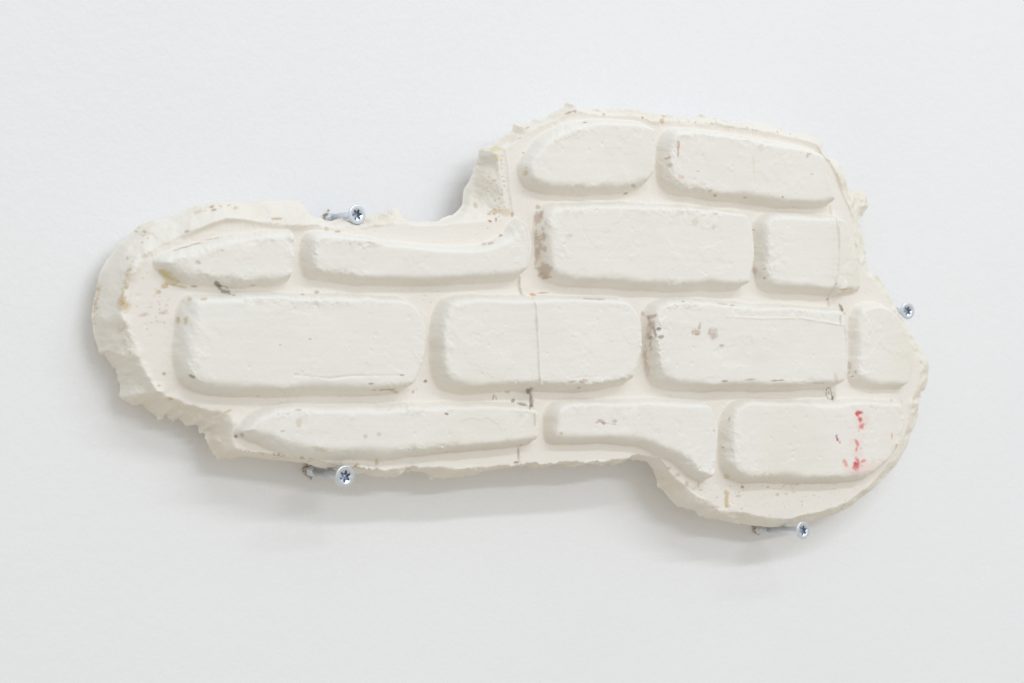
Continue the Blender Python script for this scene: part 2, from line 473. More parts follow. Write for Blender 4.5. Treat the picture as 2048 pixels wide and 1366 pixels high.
# --- mould joints: thin raised threads
def ridge(pts, h, width, amp, seed, step=0.0):
    global H
    P = pl(pts, h)
    i0, i1 = np.searchsorted(gz, [P[:, 1].min() - 0.004, P[:, 1].max() + 0.004])
    j0, j1 = np.searchsorted(gx, [P[:, 0].min() - 0.012, P[:, 0].max() + 0.012])
    sl = (slice(i0, i1), slice(j0, j1))
    xs, zs = X[sl], Z[sl]
    xw = xs + 0.4 * MM * fbm(xs, zs, 0.008, seed, 3, 0.5)
    d, _, qx, qz, _ = poly_dist(P, xw, zs, False)
    a = amp * MM * np.exp(-(d / (width * MM)) ** 2) * (0.7 + 0.6 * fbm(xs, zs, 0.007, seed + 1, 2))
    o = np.argsort(P[:, 1])
    side = xw - np.interp(zs, P[o, 1], P[o, 0])
    zin = sstep(P[:, 1].min(), P[:, 1].min() + 0.004, zs) * (1 - sstep(P[:, 1].max() - 0.004, P[:, 1].max(), zs))
    st = step * MM * np.exp(-np.abs(side) / 0.004) * np.clip(side / 0.0005, -1, 1) * zin
    H[sl] = H[sl] + a + st
ridge([(1065,592),(1073,612),(1074,660),(1077,700),(1078,740),(1080,775)], 34, 0.75, 1.9, 201, -0.8)
ridge([(1039,553),(1038,575),(1044,592)], 25, 0.75, 1.8, 203, 0.8)
ridge([(1060,782),(1063,800),(1064,815)], 25, 0.75, 1.8, 205, 0.8)
ridge([(1037,885),(1036,903),(1037,926)], 25, 0.4, -0.7, 207)
ridge([(1672,434),(1677,470),(1679,510),(1676,545),(1672,565)], 33, 0.7, 1.7, 209, -0.7)
ridge([(1672,566),(1664,582),(1656,595),(1656,612)], 25, 0.8, 1.8, 211, 0.6)
ridge([(1648,312),(1657,345),(1667,385),(1664,412),(1668,432)], 27, 0.8, 1.6, 213, -0.6)
ridge([(1668,772),(1664,785),(1668,800)], 24, 0.8, 1.6, 215, 0.6)
ridge([(1681,640),(1686,680),(1687,720),(1684,760)], 32, 0.8, 1.0, 233)
ridge([(1046,446),(1054,470),(1055,500),(1051,535)], 32, 0.8, 0.9, 235)
ridge([(1640,640),(1660,645),(1686,650)], 34, 0.5, 0.3, 221)
ridge([(1450,633),(1520,637),(1600,636),(1650,645),(1680,650)], 34, 0.45, 0.35, 217)
ridge([(590,750),(660,757),(700,752),(800,751)], 34, 0.5, -0.5, 219)
ridge([(1692,402),(1703,440),(1712,475),(1725,510)], 19, 0.9, 1.2, 223)
ridge([(1665,330),(1690,400),(1696,450),(1700,490)], 20, 0.8, 0.9, 225)
ridge([(1793,800),(1792,785)], 20, 0.8, 0.8, 227)
ridge([(1000,300),(1006,330),(1010,380),(1016,425)], 22, 0.8, 1.0, 229)
ridge([(265,545),(250,610),(246,640)], 21, 0.8, 0.8, 231)

ridge([(190,643),(213,638),(240,648)], 16, 2.6, 1.8, 241)
ridge([(262,470),(280,500),(258,545)], 18, 2.8, 1.6, 243)
ridge([(200,708),(225,712),(262,705)], 16, 2.4, 1.5, 245)
ridge([(244,792),(275,785),(306,782)], 16, 2.4, 1.8, 247)
ridge([(262,535),(248,575),(240,612),(238,640),(250,680),(275,730),(306,780)], 21, 1.3, 1.1, 249)
ridge([(322,834),(338,815),(345,800)], 18, 2.2, 1.4, 251)
ridge([(404,866),(425,850),(455,842)], 18, 2.4, 1.3, 253)
ridge([(432,910),(452,895),(466,893)], 18, 2.2, 1.4, 255)
ridge([(1318,976),(1340,965),(1362,970)], 18, 2.4, 1.4, 257)
ridge([(1447,1040),(1450,1028),(1448,1016)], 20, 2.2, 1.2, 259)
ridge([(1672,1024),(1690,1000),(1694,975)], 18, 2.2, 1.2, 261)
ridge([(1835,800),(1822,812),(1800,806)], 16, 2.2, 1.0, 263)
ridge([(1702,388),(1712,405),(1708,425)], 14, 2.2, 1.2, 265)

# --- surface: crumbly brick edges, quiet faces, small pits
U, V = X + 0.6 * H, Z + 0.5 * H
edge_band = np.exp(-((brick_d - 2.2 * MM) / (2.8 * MM)) ** 2) * (brick_d < 0.5)
patchy = sstep(-0.02, 0.5, fbm(X, Z, 0.026, 71, 3))
crumb = patchy * np.clip(edge_band + 0.09, 0, 1)
crumb = np.maximum(crumb, 1.1 * leftness * sstep(-0.3, 0.3, fbm(X, Z, 0.014, 79, 3)))
crumb = np.maximum(crumb, (1 - inB.astype(np.float32)) * (0.30 + 0.6 * torn * sstep(-0.1, 0.45, fbm(U, V, 0.025, 70, 2))))
crumb *= np.where((label < 0) & inB, 0.22, 1.0)
crumb = np.maximum(crumb, 0.9 * np.exp(-(dB / 0.0022) ** 2) * calm * sstep(-0.35, 0.2, fbm(X, Z, 0.02, 69, 2)) * (label < 0))
f1 = fbm(U, V, 0.0046, 72, 4, 0.68)
f2 = 1 - np.abs(fbm(U, V, 0.0075, 73, 4, 0.6)) * 2.6
H = H + 1.0 * MM * crumb * f1 + 0.5 * MM * crumb * f2
H = H + 0.06 * MM * fbm(U, V, 0.010, 74, 4, 0.62)
# trowel and brush drags along the courses, a few oblique scrapes
H = H + 0.05 * MM * fbm(X * 0.10, Z, 0.0030, 75, 3, 0.6)
sc = fbm((X * 0.8 + Z * 0.6) * 0.22, (-X * 0.6 + Z * 0.8), 0.004, 77, 3, 0.6)
H = H - 0.07 * MM * sstep(0.22, 0.5, sc) * sstep(0.0, 0.4, fbm(X, Z, 0.04, 78, 2)) * (label >= 0)
# shallow flaked-off skins on some faces
fl = fbm(X, Z, 0.030, 76, 5, 0.62)
H = H - 0.16 * MM * sstep(0.20, 0.27, fl) * (label >= 0)
H = H + 0.13 * MM * sstep(0.34, 0.40, -fl) * (label >= 0)
# pits
npit = 550
pxs, pzs = rng.uniform(x0, x1, npit), rng.uniform(z0, z1, npit)
prs = rng.uniform(0.25, 0.75, npit) * MM
for a, c, r in zip(pxs, pzs, prs):
    i, j = int((c - z0) / DZ), int((a - x0) / DX)
    n = 4
    i0, i1, j0, j1 = max(i - n, 0), i + n + 1, max(j - n, 0), j + n + 1
    q = ((X[i0:i1, j0:j1] - a) ** 2 + (Z[i0:i1, j0:j1] - c) ** 2) / r ** 2
    H[i0:i1, j0:j1] -= 0.45 * r * np.exp(-q)

# --- the torn rim: front rolls over to the outline, the back slopes in towards the wall
H = hE + (H - hE) * sstep(0, 2.2 * MM, sE) + 0.55 * MM * np.sqrt(np.clip(sE / (0.9 * MM), 0, 1))
out = sE < 0
H = np.where(out, hE, H)
HBACK = np.where(out, hE, hE - 0.45 * MM * np.sqrt(np.clip(sE / (0.9 * MM), 0, 1)) - np.clip(sE, 0, 1) * (1.15 + 0.5 * fbm(X, Z, 0.012, 61, 3)))
HBACK = np.minimum(HBACK, H)
XS = np.where(out, X - nEx * dE, X)
ZS = np.where(out, Z - nEz * dE, Z)

# ------------------------------------------------------------------ stains (colours that belong to the plaster) and shade painted at the seams
def lin(c):
    c = np.array(c, float) / 255
    return np.where(c <= 0.04045, c / 12.92, ((c + 0.055) / 1.055) ** 2.4)
STc = np.zeros(X.shape + (3,), np.float32)
STc[:] = lin((229, 218, 197))
STa = np.zeros(X.shape, np.float32)

def hit(px, py):
    h = 0.040
    while h > 0:
        u, v = at(px, py, h)
        i, j = int((v - z0) / DZ), int((u - x0) / DX)
        if 0 <= i < nz_ and 0 <= j < nx_ and H[i, j] >= h:
            return u, v
        h -= 0.0004
    return at(px, py, 0.01)

US, VS = 0.79 * X + 0.62 * H, Z + 0.3 * H
rag1 = fbm(US, VS, 0.0034, 90, 3, 0.7)
rag2 = fbm(US, VS, 0.0016, 91, 2, 0.7)
PXM = 0.222 * MM
def blot(px, py, rx, ry, ang, col, alpha=1.0, rag=0.7, soft=0.35, pos=None):
    u, v = pos if pos else hit(px, py)
    rx_, ry_ = rx * PXM, ry * PXM
    m = max(rx_, ry_) * 2.2 + 1e-3
    i0, i1 = int((v - m - z0) / DZ), int((v + m - z0) / DZ) + 1
    j0, j1 = int((u - m - x0) / DX), int((u + m - x0) / DX) + 1
    sl = (slice(max(i0, 0), max(i1, 0)), slice(max(j0, 0), max(j1, 0)))
    i, j = min(max(int((v - z0) / DZ), 0), nz_ - 1), min(max(int((u - x0) / DX), 0), nx_ - 1)
    xs, zs = 0.79 * (X[sl] - u) + 0.62 * (H[sl] - H[i, j]), Z[sl] - v
    if xs.size == 0:
        return
    ca, sa = math.cos(math.radians(ang)), math.sin(math.radians(ang))
    a, c = (xs * ca + zs * sa) / rx_, (-xs * sa + zs * ca) / ry_
    d = np.sqrt(a * a + c * c) + rag * (rag1[sl] + 0.5 * rag2[sl])
    k = alpha * (1.0 if col[0] - col[1] > 70 else 0.74) * (1 - sstep(1 - soft, 1 + soft, d))
    STc[sl] = np.where((k > 0)[..., None], STc[sl] + (lin(col) - STc[sl]) * np.clip(k / (k + STa[sl] * (1 - k) + 1e-6), 0, 1)[..., None], STc[sl])
    STa[sl] = k + STa[sl] * (1 - k)

def line(pts, wd, col, alpha=0.8, rag=0.5):
    for (ax, ay), (bx, by) in zip(pts[:-1], pts[1:]):
        L = math.hypot(bx - ax, by - ay)
        n = max(1, int(L / (wd * 1.4)))
        for i in range(n):
            f = (i + 0.5) / n
            blot(ax + (bx - ax) * f, ay + (by - ay) * f, wd * 1.2, wd, 0, col, alpha, rag)

TAN, BRN, DRK = (188, 160, 140), (150, 104, 72), (88, 72, 58)
GRT, OCH, RED = (196, 173, 156), (190, 158, 92), (208, 40, 44)
PNK, GRY, ORG = (205, 176, 164), (122, 118, 116), (206, 140, 48)

# broad warm tint along the flange, the mortar and the broken rim
tint = 0.30 * sstep(0.0, 0.6, fbm(X, Z, 0.05, 95, 3)) * np.where(label >= 0, 0.6, 0.6)
tint = np.maximum(tint, (1 - inB) * (0.22 + 0.35 * sstep(0.0, 0.5, fbm(X, Z, 0.02, 96, 4, 0.6))))
tint = np.maximum(tint, 0.38 * sstep(0.19, 0.24, X) * (label != 8))
STa = np.maximum(STa, tint.astype(np.float32))
pink = (label < 0) & inB & (tint < 0.5)
STc[pink] = lin((238, 226, 215))
STa[pink] = np.maximum(STa[pink], 0.26)
STa[:] = gauss(STa, 2.0)
for q in range(3):
    STc[..., q] = gauss(STc[..., q], 2.0)

# random small specks, denser where the surface crumbles
nsp = 330
ii, jj = rng.integers(0, nz_, nsp * 6), rng.integers(0, nx_, nsp * 6)
wgt = (0.10 + 0.9 * np.clip(crumb + 0.8 * (edge_band > 0.5), 0, 1))[ii, jj] * (H[ii, jj] > 0)
keep = rng.random(nsp * 6) < wgt * 0.42
for i, j in list(zip(ii[keep], jj[keep]))[:nsp]:
    c = [BRN, TAN, OCH, PNK, (170, 130, 90)][rng.integers(0, 5)]
    big = rng.random() < 0.12
    blot(0, 0, rng.uniform(0.8, 1.8) * (1.7 if big else 1), rng.uniform(0.6, 1.2) * (1.4 if big else 1), rng.uniform(-30, 30), c,
         rng.uniform(0.2, 0.6), 0.6, 0.45, pos=(gx[j], gz[i]))

B_ = blot
# left end of the upper right-centre brick
for a in [(1076,414,5,5,20,TAN,.8),(1074,433,9,12,-15,GRT,.85),(1082,428,3,9,-20,TAN,.7),(1072,470,3,16,0,TAN,.75),(1076,488,6,26,0,GRT,.75),(1069,482,1.6,22,0,TAN,.6),
          (1085,458,3,6,0,TAN,.75),(1086,475,4,9,0,TAN,.8),(1088,500,4,6,0,TAN,.75),(1090,446,2,6,0,TAN,.6),(1073,515,4,22,-8,GRT,.7),
          (1086,541,14,14,0,(190,169,148),.85),(1080,551,8,6,0,TAN,.5),(1090,556,10,3,10,GRT,.9),(1072,424,2,2,0,GRY,.8)]: B_(*a)
# left end of the lower right brick and its flaked marks
for a in [(1284,627,3,5,0,PNK,.8),(1299,634,7,5,0,TAN,.85),(1299,648,5,16,8,(176,142,122),.85),(1304,652,4,14,0,GRT,.8),(1307,664,2.6,12,15,GRY,.8),(1316,658,4,2.6,0,(110,86,70),.95),
          (1302,676,3,5,20,GRY,.7),(1321,674,6,3.4,30,(138,132,130),.9),(1296,673,5,9,0,TAN,.85),(1291,655,3,10,0,TAN,.6),(1290,712,3.4,20,0,BRN,.45),(1298,690,2,12,0,BRN,.6),
          (1294,740,5,16,0,TAN,.4),(1311,630,3,2,0,BRN,.7),(1393,664,9,7,10,GRT,.95),(1399,653,3,9,-8,GRT,.95),(1393,669,6,2,0,TAN,.8),(1385,664,2,4,0,TAN,.7),(1425,666,10,10,0,(204,192,186),.85),(1424,672,7,5,0,GRT,.6),
          (1418,663,2,8,0,TAN,.5),(1443,691,5,3,10,TAN,.9),(1449,762,8,2,0,BRN,.75),(1503,759,11,2,4,TAN,.8),(1555,761,16,2,2,(160,120,100),.85),(1637,766,16,1.6,-3,TAN,.8),
          (1443,608,10,1.8,-6,PNK,.8),(1464,611,6,1.8,0,TAN,.7),(1567,613,8,1.5,0,PNK,.6),(1365,603,4,1.4,0,GRY,.8)]: B_(*a)
# centre brick and the joint around it, plus a painted shadow below the seam
for a in [(1144,763,7,3,4,TAN,.85),(1167,762,9,2.8,8,TAN,.85),(1066,589,7,2.6,-4,ORG,.85),(1083,586,11,1.8,4,TAN,.8),(1188,598,19,1.5,-2,PNK,.95),
          (1054,781,5,5,0,DRK,.85),(1062,778,4,4,0,(130,110,80),.6),(1060,800,2.4,13,0,(110,92,74),.7),(1063,812,4,3,0,DRK,.7),(1025,801,4,3.4,20,BRN,.85),(1042,808,9,1.6,-15,DRK,.7),
          (986,794,1.6,6,-8,(140,110,90),.8),(991,794,1,6,10,(150,120,100),.7),(1014,784,6,3,0,TAN,.7),(1156,776,5,2,15,(160,140,110),.7),
          (1036,905,2,14,0,DRK,.5),(1032,925,5,3,0,(120,92,60),.8),(1042,890,2,2,0,OCH,.8)]: B_(*a)
line([(1651,790),(1652,778),(1657,774),(1661,780),(1663,792),(1665,798)], 1.3, (92, 84, 68), .85)
line([(1651,790),(1655,797),(1664,799)], 1.2, (92, 84, 68), .8)
B_(1657, 785, 2.4, 4, 0, ORG, .85)
B_(1664, 796, 3, 5, 0, DRK, .8)
# right
for a in [(1681,616,3.6,7,25,(120,92,56),.85),(1684,621,2,3,0,DRK,.8),(1689,627,2,3,0,BRN,.5),(1698,635,2,2,0,BRN,.6),(1697,726,5,4,0,BRN,.5),(1697,734,4,6,0,BRN,.45),(1708,744,3,3,0,BRN,.75),
          (1703,753,3.4,1.6,20,(60,60,66),.9),(1695,745,2,4,-20,BRN,.5),(1687,579,12,2.6,6,OCH,.8),(1698,577,8,3,0,OCH,.4),(1526,538,5,2,20,BRN,.6),(1508,542,4,7,-10,BRN,.55),(1525,556,3,4,-10,DRK,.6),
          (1516,550,9,8,0,(214,212,206),.7),(1654,599,2,2,0,DRK,.8),(1680,640,2.4,12,0,(190,184,158),.7),(1764,645,1.6,1.4,0,(130,150,160),.7),(1672,755,4,8,10,OCH,.35),(1793,893,6,8,20,OCH,.65),(1783,800,4,2,0,OCH,.6)]: B_(*a)
# red crayon marks
for a in [(1719,826,8,6,15,RED,.95),(1714,829,3,3,0,RED,.6),(1720,839,5,8,-10,(214,64,66),.95),(1721,853,7,9,10,(222,90,88),.85),(1717,862,4,3,0,(228,120,116),.6),(1713,887,3.6,7,12,(220,86,84),.75),
          (1713,898,3,5,-10,(220,90,88),.7),(1721,896,2,2.4,0,(226,120,116),.7),(1712,930,10,10,0,(206,40,42),.95),(1709,926,8,4,-20,(220,80,76),.7),(1724,923,8,3.4,22,(222,90,86),.7),(1692,927,3.4,7,15,(230,140,134),.65),
          (1688,922,3,4,0,(230,150,144),.6),(1711,917,5,3,0,(228,140,134),.6),(1728,936,34,16,15,(236,180,172),.4),(1700,938,22,10,0,(236,196,188),.25),(1722,845,18,30,0,(238,190,182),.3),(1714,905,20,20,0,(238,190,182),.3),
          (1739,811,12,8,0,(240,200,192),.22),(1672,872,2.4,3,0,(112,108,190),.9),(1674,879,2,5,25,(196,72,84),.9),(1679,885,1.6,2.6,10,(206,100,100),.8),(1783,872,1.6,6,0,(226,120,116),.6)]: B_(*a, .9, .5)
# upper left brick
for a in [(338,556,15,8,-32,(208,196,148),.85),(330,549,10,6,-40,(216,204,150),.7),(330,572,5,3,0,OCH,.7),(318,584,4,4,0,OCH,.7),(352,571,18,2,-12,OCH,.6),(372,494,9,1.8,16,BRN,.75),(350,500,10,1.2,18,TAN,.7),(394,487,12,1.4,14,BRN,.7),
          (420,478,14,1.2,10,TAN,.7),(396,524,4,3,-40,TAN,.7),(445,501,3,1.6,0,BRN,.5),(434,568,4.6,5,0,(96,88,76),.9),(438,575,3,5,40,(120,112,98),.8),(452,584,7,4,-10,(104,94,80),.85),(458,588,4,2,-20,(120,108,90),.8),(466,590,5,1.6,-15,(130,112,90),.8),
          (388,573,6,1.6,0,BRN,.7),(505,571,6,1.4,10,BRN,.6),(372,463,5,2,20,BRN,.6),(428,420,4,2.4,20,BRN,.7),(396,424,8,4,10,OCH,.4),(552,437,8,2.4,0,(190,150,100),.8),(470,416,6,4,0,OCH,.5),(605,589,5,1.6,0,BRN,.8),(632,584,4,3,20,TAN,.8),
          (354,640,4,5,0,OCH,.7),(371,640,4,7,-20,OCH,.7),(330,622,5,3,0,PNK,.6),(288,629,7,3,10,PNK,.5),(325,626,6,3,0,TAN,.6),(378,598,6,5,0,OCH,.6),(409,598,5,2.4,0,(216,180,120),.8),(245,610,10,12,20,(208,190,150),.6)]: B_(*a)
line([(438,571),(452,573),(456,578)], 0.9, (140, 128, 112), .7)
for q in range(40):
    a, c = rng.normal(322, 24), rng.normal(612, 26)
    B_(a, c, rng.uniform(1, 3.2), rng.uniform(0.7, 1.6), rng.uniform(-40, 40), [BRN, TAN, PNK][q % 3], rng.uniform(.25, .55))
# big left brick, bottom rim
for a in [(384,753,6,3,-20,(130,100,70),.85),(771,779,14,2.4,2,OCH,.75),(786,782,8,3.4,-30,OCH,.6),(748,780,6,1.6,0,OCH,.6),(743,767,4,1.8,0,BRN,.7),(804,750,4,1.6,10,BRN,.7),(850,763,3.6,2.6,35,(96,84,72),.9),(893,828,4,2.2,-20,(100,80,60),.9),
          (826,784,2,3,0,BRN,.6),(620,678,3,1.6,0,TAN,.8),(471,873,2.6,2.6,0,DRK,.8),(484,869,3.4,4,0,(150,140,124),.7),(597,844,5,8,0,(218,208,184),.9),(758,869,4,4,0,(214,202,180),.8),(730,873,3,3,0,(200,186,160),.7),
          (640,899,14,5,-15,(200,188,164),.7),(753,921,3,8,-10,OCH,.6),(604,916,3,4,20,OCH,.7),(690,928,36,2.6,-4,OCH,.3),(565,862,4,1.6,0,PNK,.9),(595,820,6,2,0,PNK,.8),(1069,838,2,12,0,OCH,.5),(676,463,5,2.4,0,TAN,.9),
          (652,457,4,4,0,OCH,.5),(328,748,3,3,0,BRN,.7),(318,771,4,3,0,OCH,.7),(340,797,4,2.4,0,ORG,.6),(455,822,8,2.4,20,OCH,.6),(560,690,2,1.4,0,BRN,.5)]: B_(*a)
# upper middle
for a in [(986,299,14,5,0,(224,210,150),.85),(991,314,4,7,10,(224,206,140),.8),(963,301,6,5,0,(220,206,160),.6),(970,345,20,40,0,(216,206,188),.5),(990,424,10,6,0,(188,160,100),.6),(978,428,5,3,0,BRN,.5),(1011,425,12,7,0,(200,176,124),.55),(1024,430,2.6,6,0,OCH,.8),
          (950,412,4,8,30,OCH,.6),(978,442,5,2.6,-25,(205,110,96),.95),(980,424,2,2,0,(206,120,110),.8),(992,440,2,5,0,BRN,.7),(1000,471,4,3,25,(160,120,90),.85),(981,486,6,3,10,TAN,.8),(966,488,4,3,0,PNK,.8),(1139,225,9,2,24,(170,120,96),.8),(1150,223,3,3,0,BRN,.6),
          (1169,245,4,1.8,10,(140,110,80),.9),(1056,255,4,2,20,TAN,.8),(1038,277,5,1.6,25,TAN,.7),(1206,229,5,4,-20,OCH,.6),(1195,221,10,3,-10,(190,178,140),.6),(1048,346,6,6,0,(200,176,110),.75),(1050,336,2,2,0,DRK,.6),(1046,306,3,2,0,OCH,.7),
          (1323,241,4,5,0,(190,150,100),.7),(1327,232,6,3,0,OCH,.6),(1285,235,2,2,0,DRK,.7),(1251,387,5,1.8,20,(150,120,70),.8),(1266,372,5,3,0,(180,178,168),.8),(1400,231,6,3,0,OCH,.4)]: B_(*a)
# upper right brick
for a in [(1356,302,2.2,16,-4,(186,150,126),.75),(1355,292,3,6,0,(200,160,130),.5),(1334,316,7,3,10,(190,156,130),.85),(1338,331,5,4,20,(206,180,150),.7),(1362,354,6,5,0,(226,196,186),.8),(1430,391,4,2.6,-10,(166,126,66),.9),(1422,381,5,1.8,25,OCH,.7),(1490,395,5,1.6,0,TAN,.8),
          (1565,394,3,3,0,(130,128,118),.95),(1507,330,2,22,4,(226,218,196),.8),(1614,311,3,6,-10,PNK,.9),(1620,308,4,2,0,PNK,.7),(1395,342,4,1.6,0,TAN,.6),(1429,231+5,4,2,0,TAN,.6),(1389,443,9,9,0,(216,212,196),.8),(1427,455,4,5,0,(206,204,190),.75),(1140,471,8,3,0,PNK,.5),
          (1560,434,1.6,1.6,0,BRN,.7),(1505,460,5,1.6,0,PNK,.8),(1623,348,3,2,0,PNK,.6)]: B_(*a)
# lower right
for a in [(1444,895,3,2.6,0,(150,110,60),.9),(1453,1000,4,16,-6,(196,164,96),.75),(1449,985,3,5,0,OCH,.6),(1454,1012,6,3,0,OCH,.5),(1484,973,4,3,-20,(130,112,90),.85),(1475,992,6,2.4,0,OCH,.5),(1457,838,1.8,4,-10,BRN,.7),(1452,953,6,5,0,OCH,.4),(1428,861,2,2,0,BRN,.8),
          (1535,974,2,2,0,BRN,.7),(1565,973,8,2.6,30,(186,156,120),.7),(1553,989,5,3,0,OCH,.5),(1572,987,5,2,0,OCH,.6),(1202,842,8,3.4,-15,(186,150,130),.8),(1207,846,4,3,0,BRN,.6),(1228,842,5,3,0,GRT,.8),(1193,845,4,1.6,0,PNK,.8),(1218,847,12,1.2,-12,PNK,.8),(1122,867,4,3,0,OCH,.7),
          (1354,950,7,5,-20,(200,170,140),.6),(1374,968,5,9,30,(186,156,120),.6),(1396,970,2,5,0,TAN,.6),(1338,937,4,3,0,OCH,.6),(1432,1014,14,3,0,PNK,.6)]: B_(*a)
for q in range(90):
    a, c = rng.uniform(1380, 1690), rng.normal(990, 16)
    B_(a, c, rng.uniform(.9, 3), rng.uniform(0.7, 1.7), rng.uniform(-20, 40), [BRN, TAN, OCH][q % 3], rng.uniform(.25, .65))
for q in range(40):
    a, c = rng.normal(985, 16), rng.normal(380, 38)
    B_(a, c, rng.uniform(.9, 2.6), rng.uniform(0.7, 2), rng.uniform(-20, 40), [BRN, TAN, OCH][q % 3], rng.uniform(.25, .6))

# shade of the mould joints, painted as thin grey-brown lines
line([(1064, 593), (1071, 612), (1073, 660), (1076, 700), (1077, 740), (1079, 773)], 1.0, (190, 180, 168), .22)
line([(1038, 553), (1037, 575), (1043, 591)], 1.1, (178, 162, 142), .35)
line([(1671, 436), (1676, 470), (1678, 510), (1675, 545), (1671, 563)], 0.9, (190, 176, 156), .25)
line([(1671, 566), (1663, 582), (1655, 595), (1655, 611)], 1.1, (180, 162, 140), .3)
# flecks along the left ridge, the left edge and the upper rim
for (ax, ay), (bx, by), n, sp in (((262, 515), (240, 612), 60, 5), ((196, 570), (186, 650), 40, 3), ((275, 455), (300, 480), 26, 8), ((390, 415), (470, 412), 22, 6),
                                  ((237, 640), (268, 710), 22, 4), ((1000, 300), (1010, 425), 26, 7), ((480, 900), (760, 938), 50, 4), ((1330, 236), (1600, 270), 26, 5)):
    for q in range(n):
        f = rng.random()
        B_(ax + (bx - ax) * f + rng.normal(0, sp), ay + (by - ay) * f + rng.normal(0, sp * 0.6), rng.uniform(0.9, 3.4), rng.uniform(0.8, 2.2), rng.uniform(-60, 60),
           [OCH, TAN, BRN, (206, 184, 140)][q % 4], rng.uniform(.25, .65))
B_(192, 600, 4, 26, -8, (206, 184, 148), .5)
B_(252, 560, 4, 30, -14, (210, 192, 156), .5)
B_(246, 606, 5, 10, 0, OCH, .45)

# ------------------------------------------------------------------ meshes of the cast
gzn, gxn = np.gradient(H, DZ, DX)
NRM = np.stack([-gxn, -np.ones_like(H), -gzn], -1)      # outward is -Y: surface y = -H
NRM /= np.linalg.norm(NRM, axis=-1, keepdims=True)
VERT = np.stack([XS, -H, ZS], -1).reshape(-1, 3).astype(np.float32)
NRM = NRM.reshape(-1, 3).astype(np.float32)
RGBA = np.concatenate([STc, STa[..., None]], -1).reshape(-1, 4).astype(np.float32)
idx = np.arange(nx_ * nz_).reshape(nz_, nx_)
quads = np.stack([idx[:-1, :-1], idx[:-1, 1:], idx[1:, 1:], idx[1:, :-1]], -1).reshape(-1, 4)
gzn, gxn = np.gradient(HBACK, DZ, DX)
NB = np.stack([gxn, np.ones_like(H), gzn], -1)
NB /= np.linalg.norm(NB, axis=-1, keepdims=True)
VERT = np.concatenate([VERT, np.stack([XS, -HBACK, ZS], -1).reshape(-1, 3).astype(np.float32)])
NRM = np.concatenate([NRM, NB.reshape(-1, 3).astype(np.float32)])
RGBA = np.concatenate([RGBA, RGBA])
qback = quads[:, ::-1] + nx_ * nz_
qhb = np.maximum.reduce([HBACK[:-1, :-1], HBACK[:-1, 1:], HBACK[1:, 1:], HBACK[1:, :-1]]).reshape(-1)
qsE = np.maximum.reduce([sE[:-1, :-1], sE[:-1, 1:], sE[1:, 1:], sE[1:, :-1]]).reshape(-1)
qlab = label[:-1, :-1].reshape(-1)
live = qsE > 0

def patch(name, sel, parent, back=None):
    q = quads[sel]
    if back is not None:
        q = np.concatenate([q, qback[back]])
    used, inv = np.unique(q, return_inverse=True)
    inv = inv.reshape(-1).astype(np.int32)
    me = bpy.data.meshes.new(name)
    me.vertices.add(len(used))
    me.vertices.foreach_set('co', VERT[used].reshape(-1))
    nq = len(q)
    me.loops.add(nq * 4)
    me.loops.foreach_set('vertex_index', inv)
    me.polygons.add(nq)
    me.polygons.foreach_set('loop_start', np.arange(0, nq * 4, 4, dtype=np.int32))
    me.update(calc_edges=True)
    a = me.color_attributes.new('stain_shade', 'FLOAT_COLOR', 'POINT')
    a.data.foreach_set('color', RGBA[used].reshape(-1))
    me.polygons.foreach_set('use_smooth', np.ones(nq, bool))
    me.normals_split_custom_set_from_vertices(NRM[used])
    me.update()
    return link(name, me, M_PLASTER, parent)

relief = bpy.data.objects.new('plaster_relief', None)
relief.empty_display_size = 0.05
COL.objects.link(relief)
relief['label'] = 'off-white plaster cast of a fragment of brick wall held on the white wall by screws'
relief['category'] = 'plaster relief'
patch('mortar_slab', live & (qlab < 0), relief, live & (qhb > -1 * MM))
for k in range(len(BRICKS)):
    patch('brick', live & (qlab == k), relief)

# ------------------------------------------------------------------ screws
def lathe(prof, n=40, cap0=False, cap1=False):
    v, f = [], []
    for r, z in prof:
        for i in range(n):
            a = 2 * math.pi * i / n
            v.append((r * math.cos(a), r * math.sin(a), z))
    for k in range(len(prof) - 1):
        for i in range(n):
            j = (i + 1) % n
            f.append((k * n + i, k * n + j, (k + 1) * n + j, (k + 1) * n + i))
    if cap0:
        f.append(tuple(range(n - 1, -1, -1)))
    if cap1:
        f.append(tuple((len(prof) - 1) * n + i for i in range(n)))
    return v, f

def mesh(name, v, f, smooth=True):
    me = bpy.data.meshes.new(name)
    me.from_pydata(v, [], f)
    me.polygons.foreach_set('use_smooth', [smooth] * len(f))
    me.update()
    return me

def star(r_out, r_in, i, n, rot=0.0):
    a = 2 * math.pi * i / n
    c = 0.5 + 0.5 * math.cos(6 * (a - rot))
    return a, r_in + (r_out - r_in) * c ** 1.15

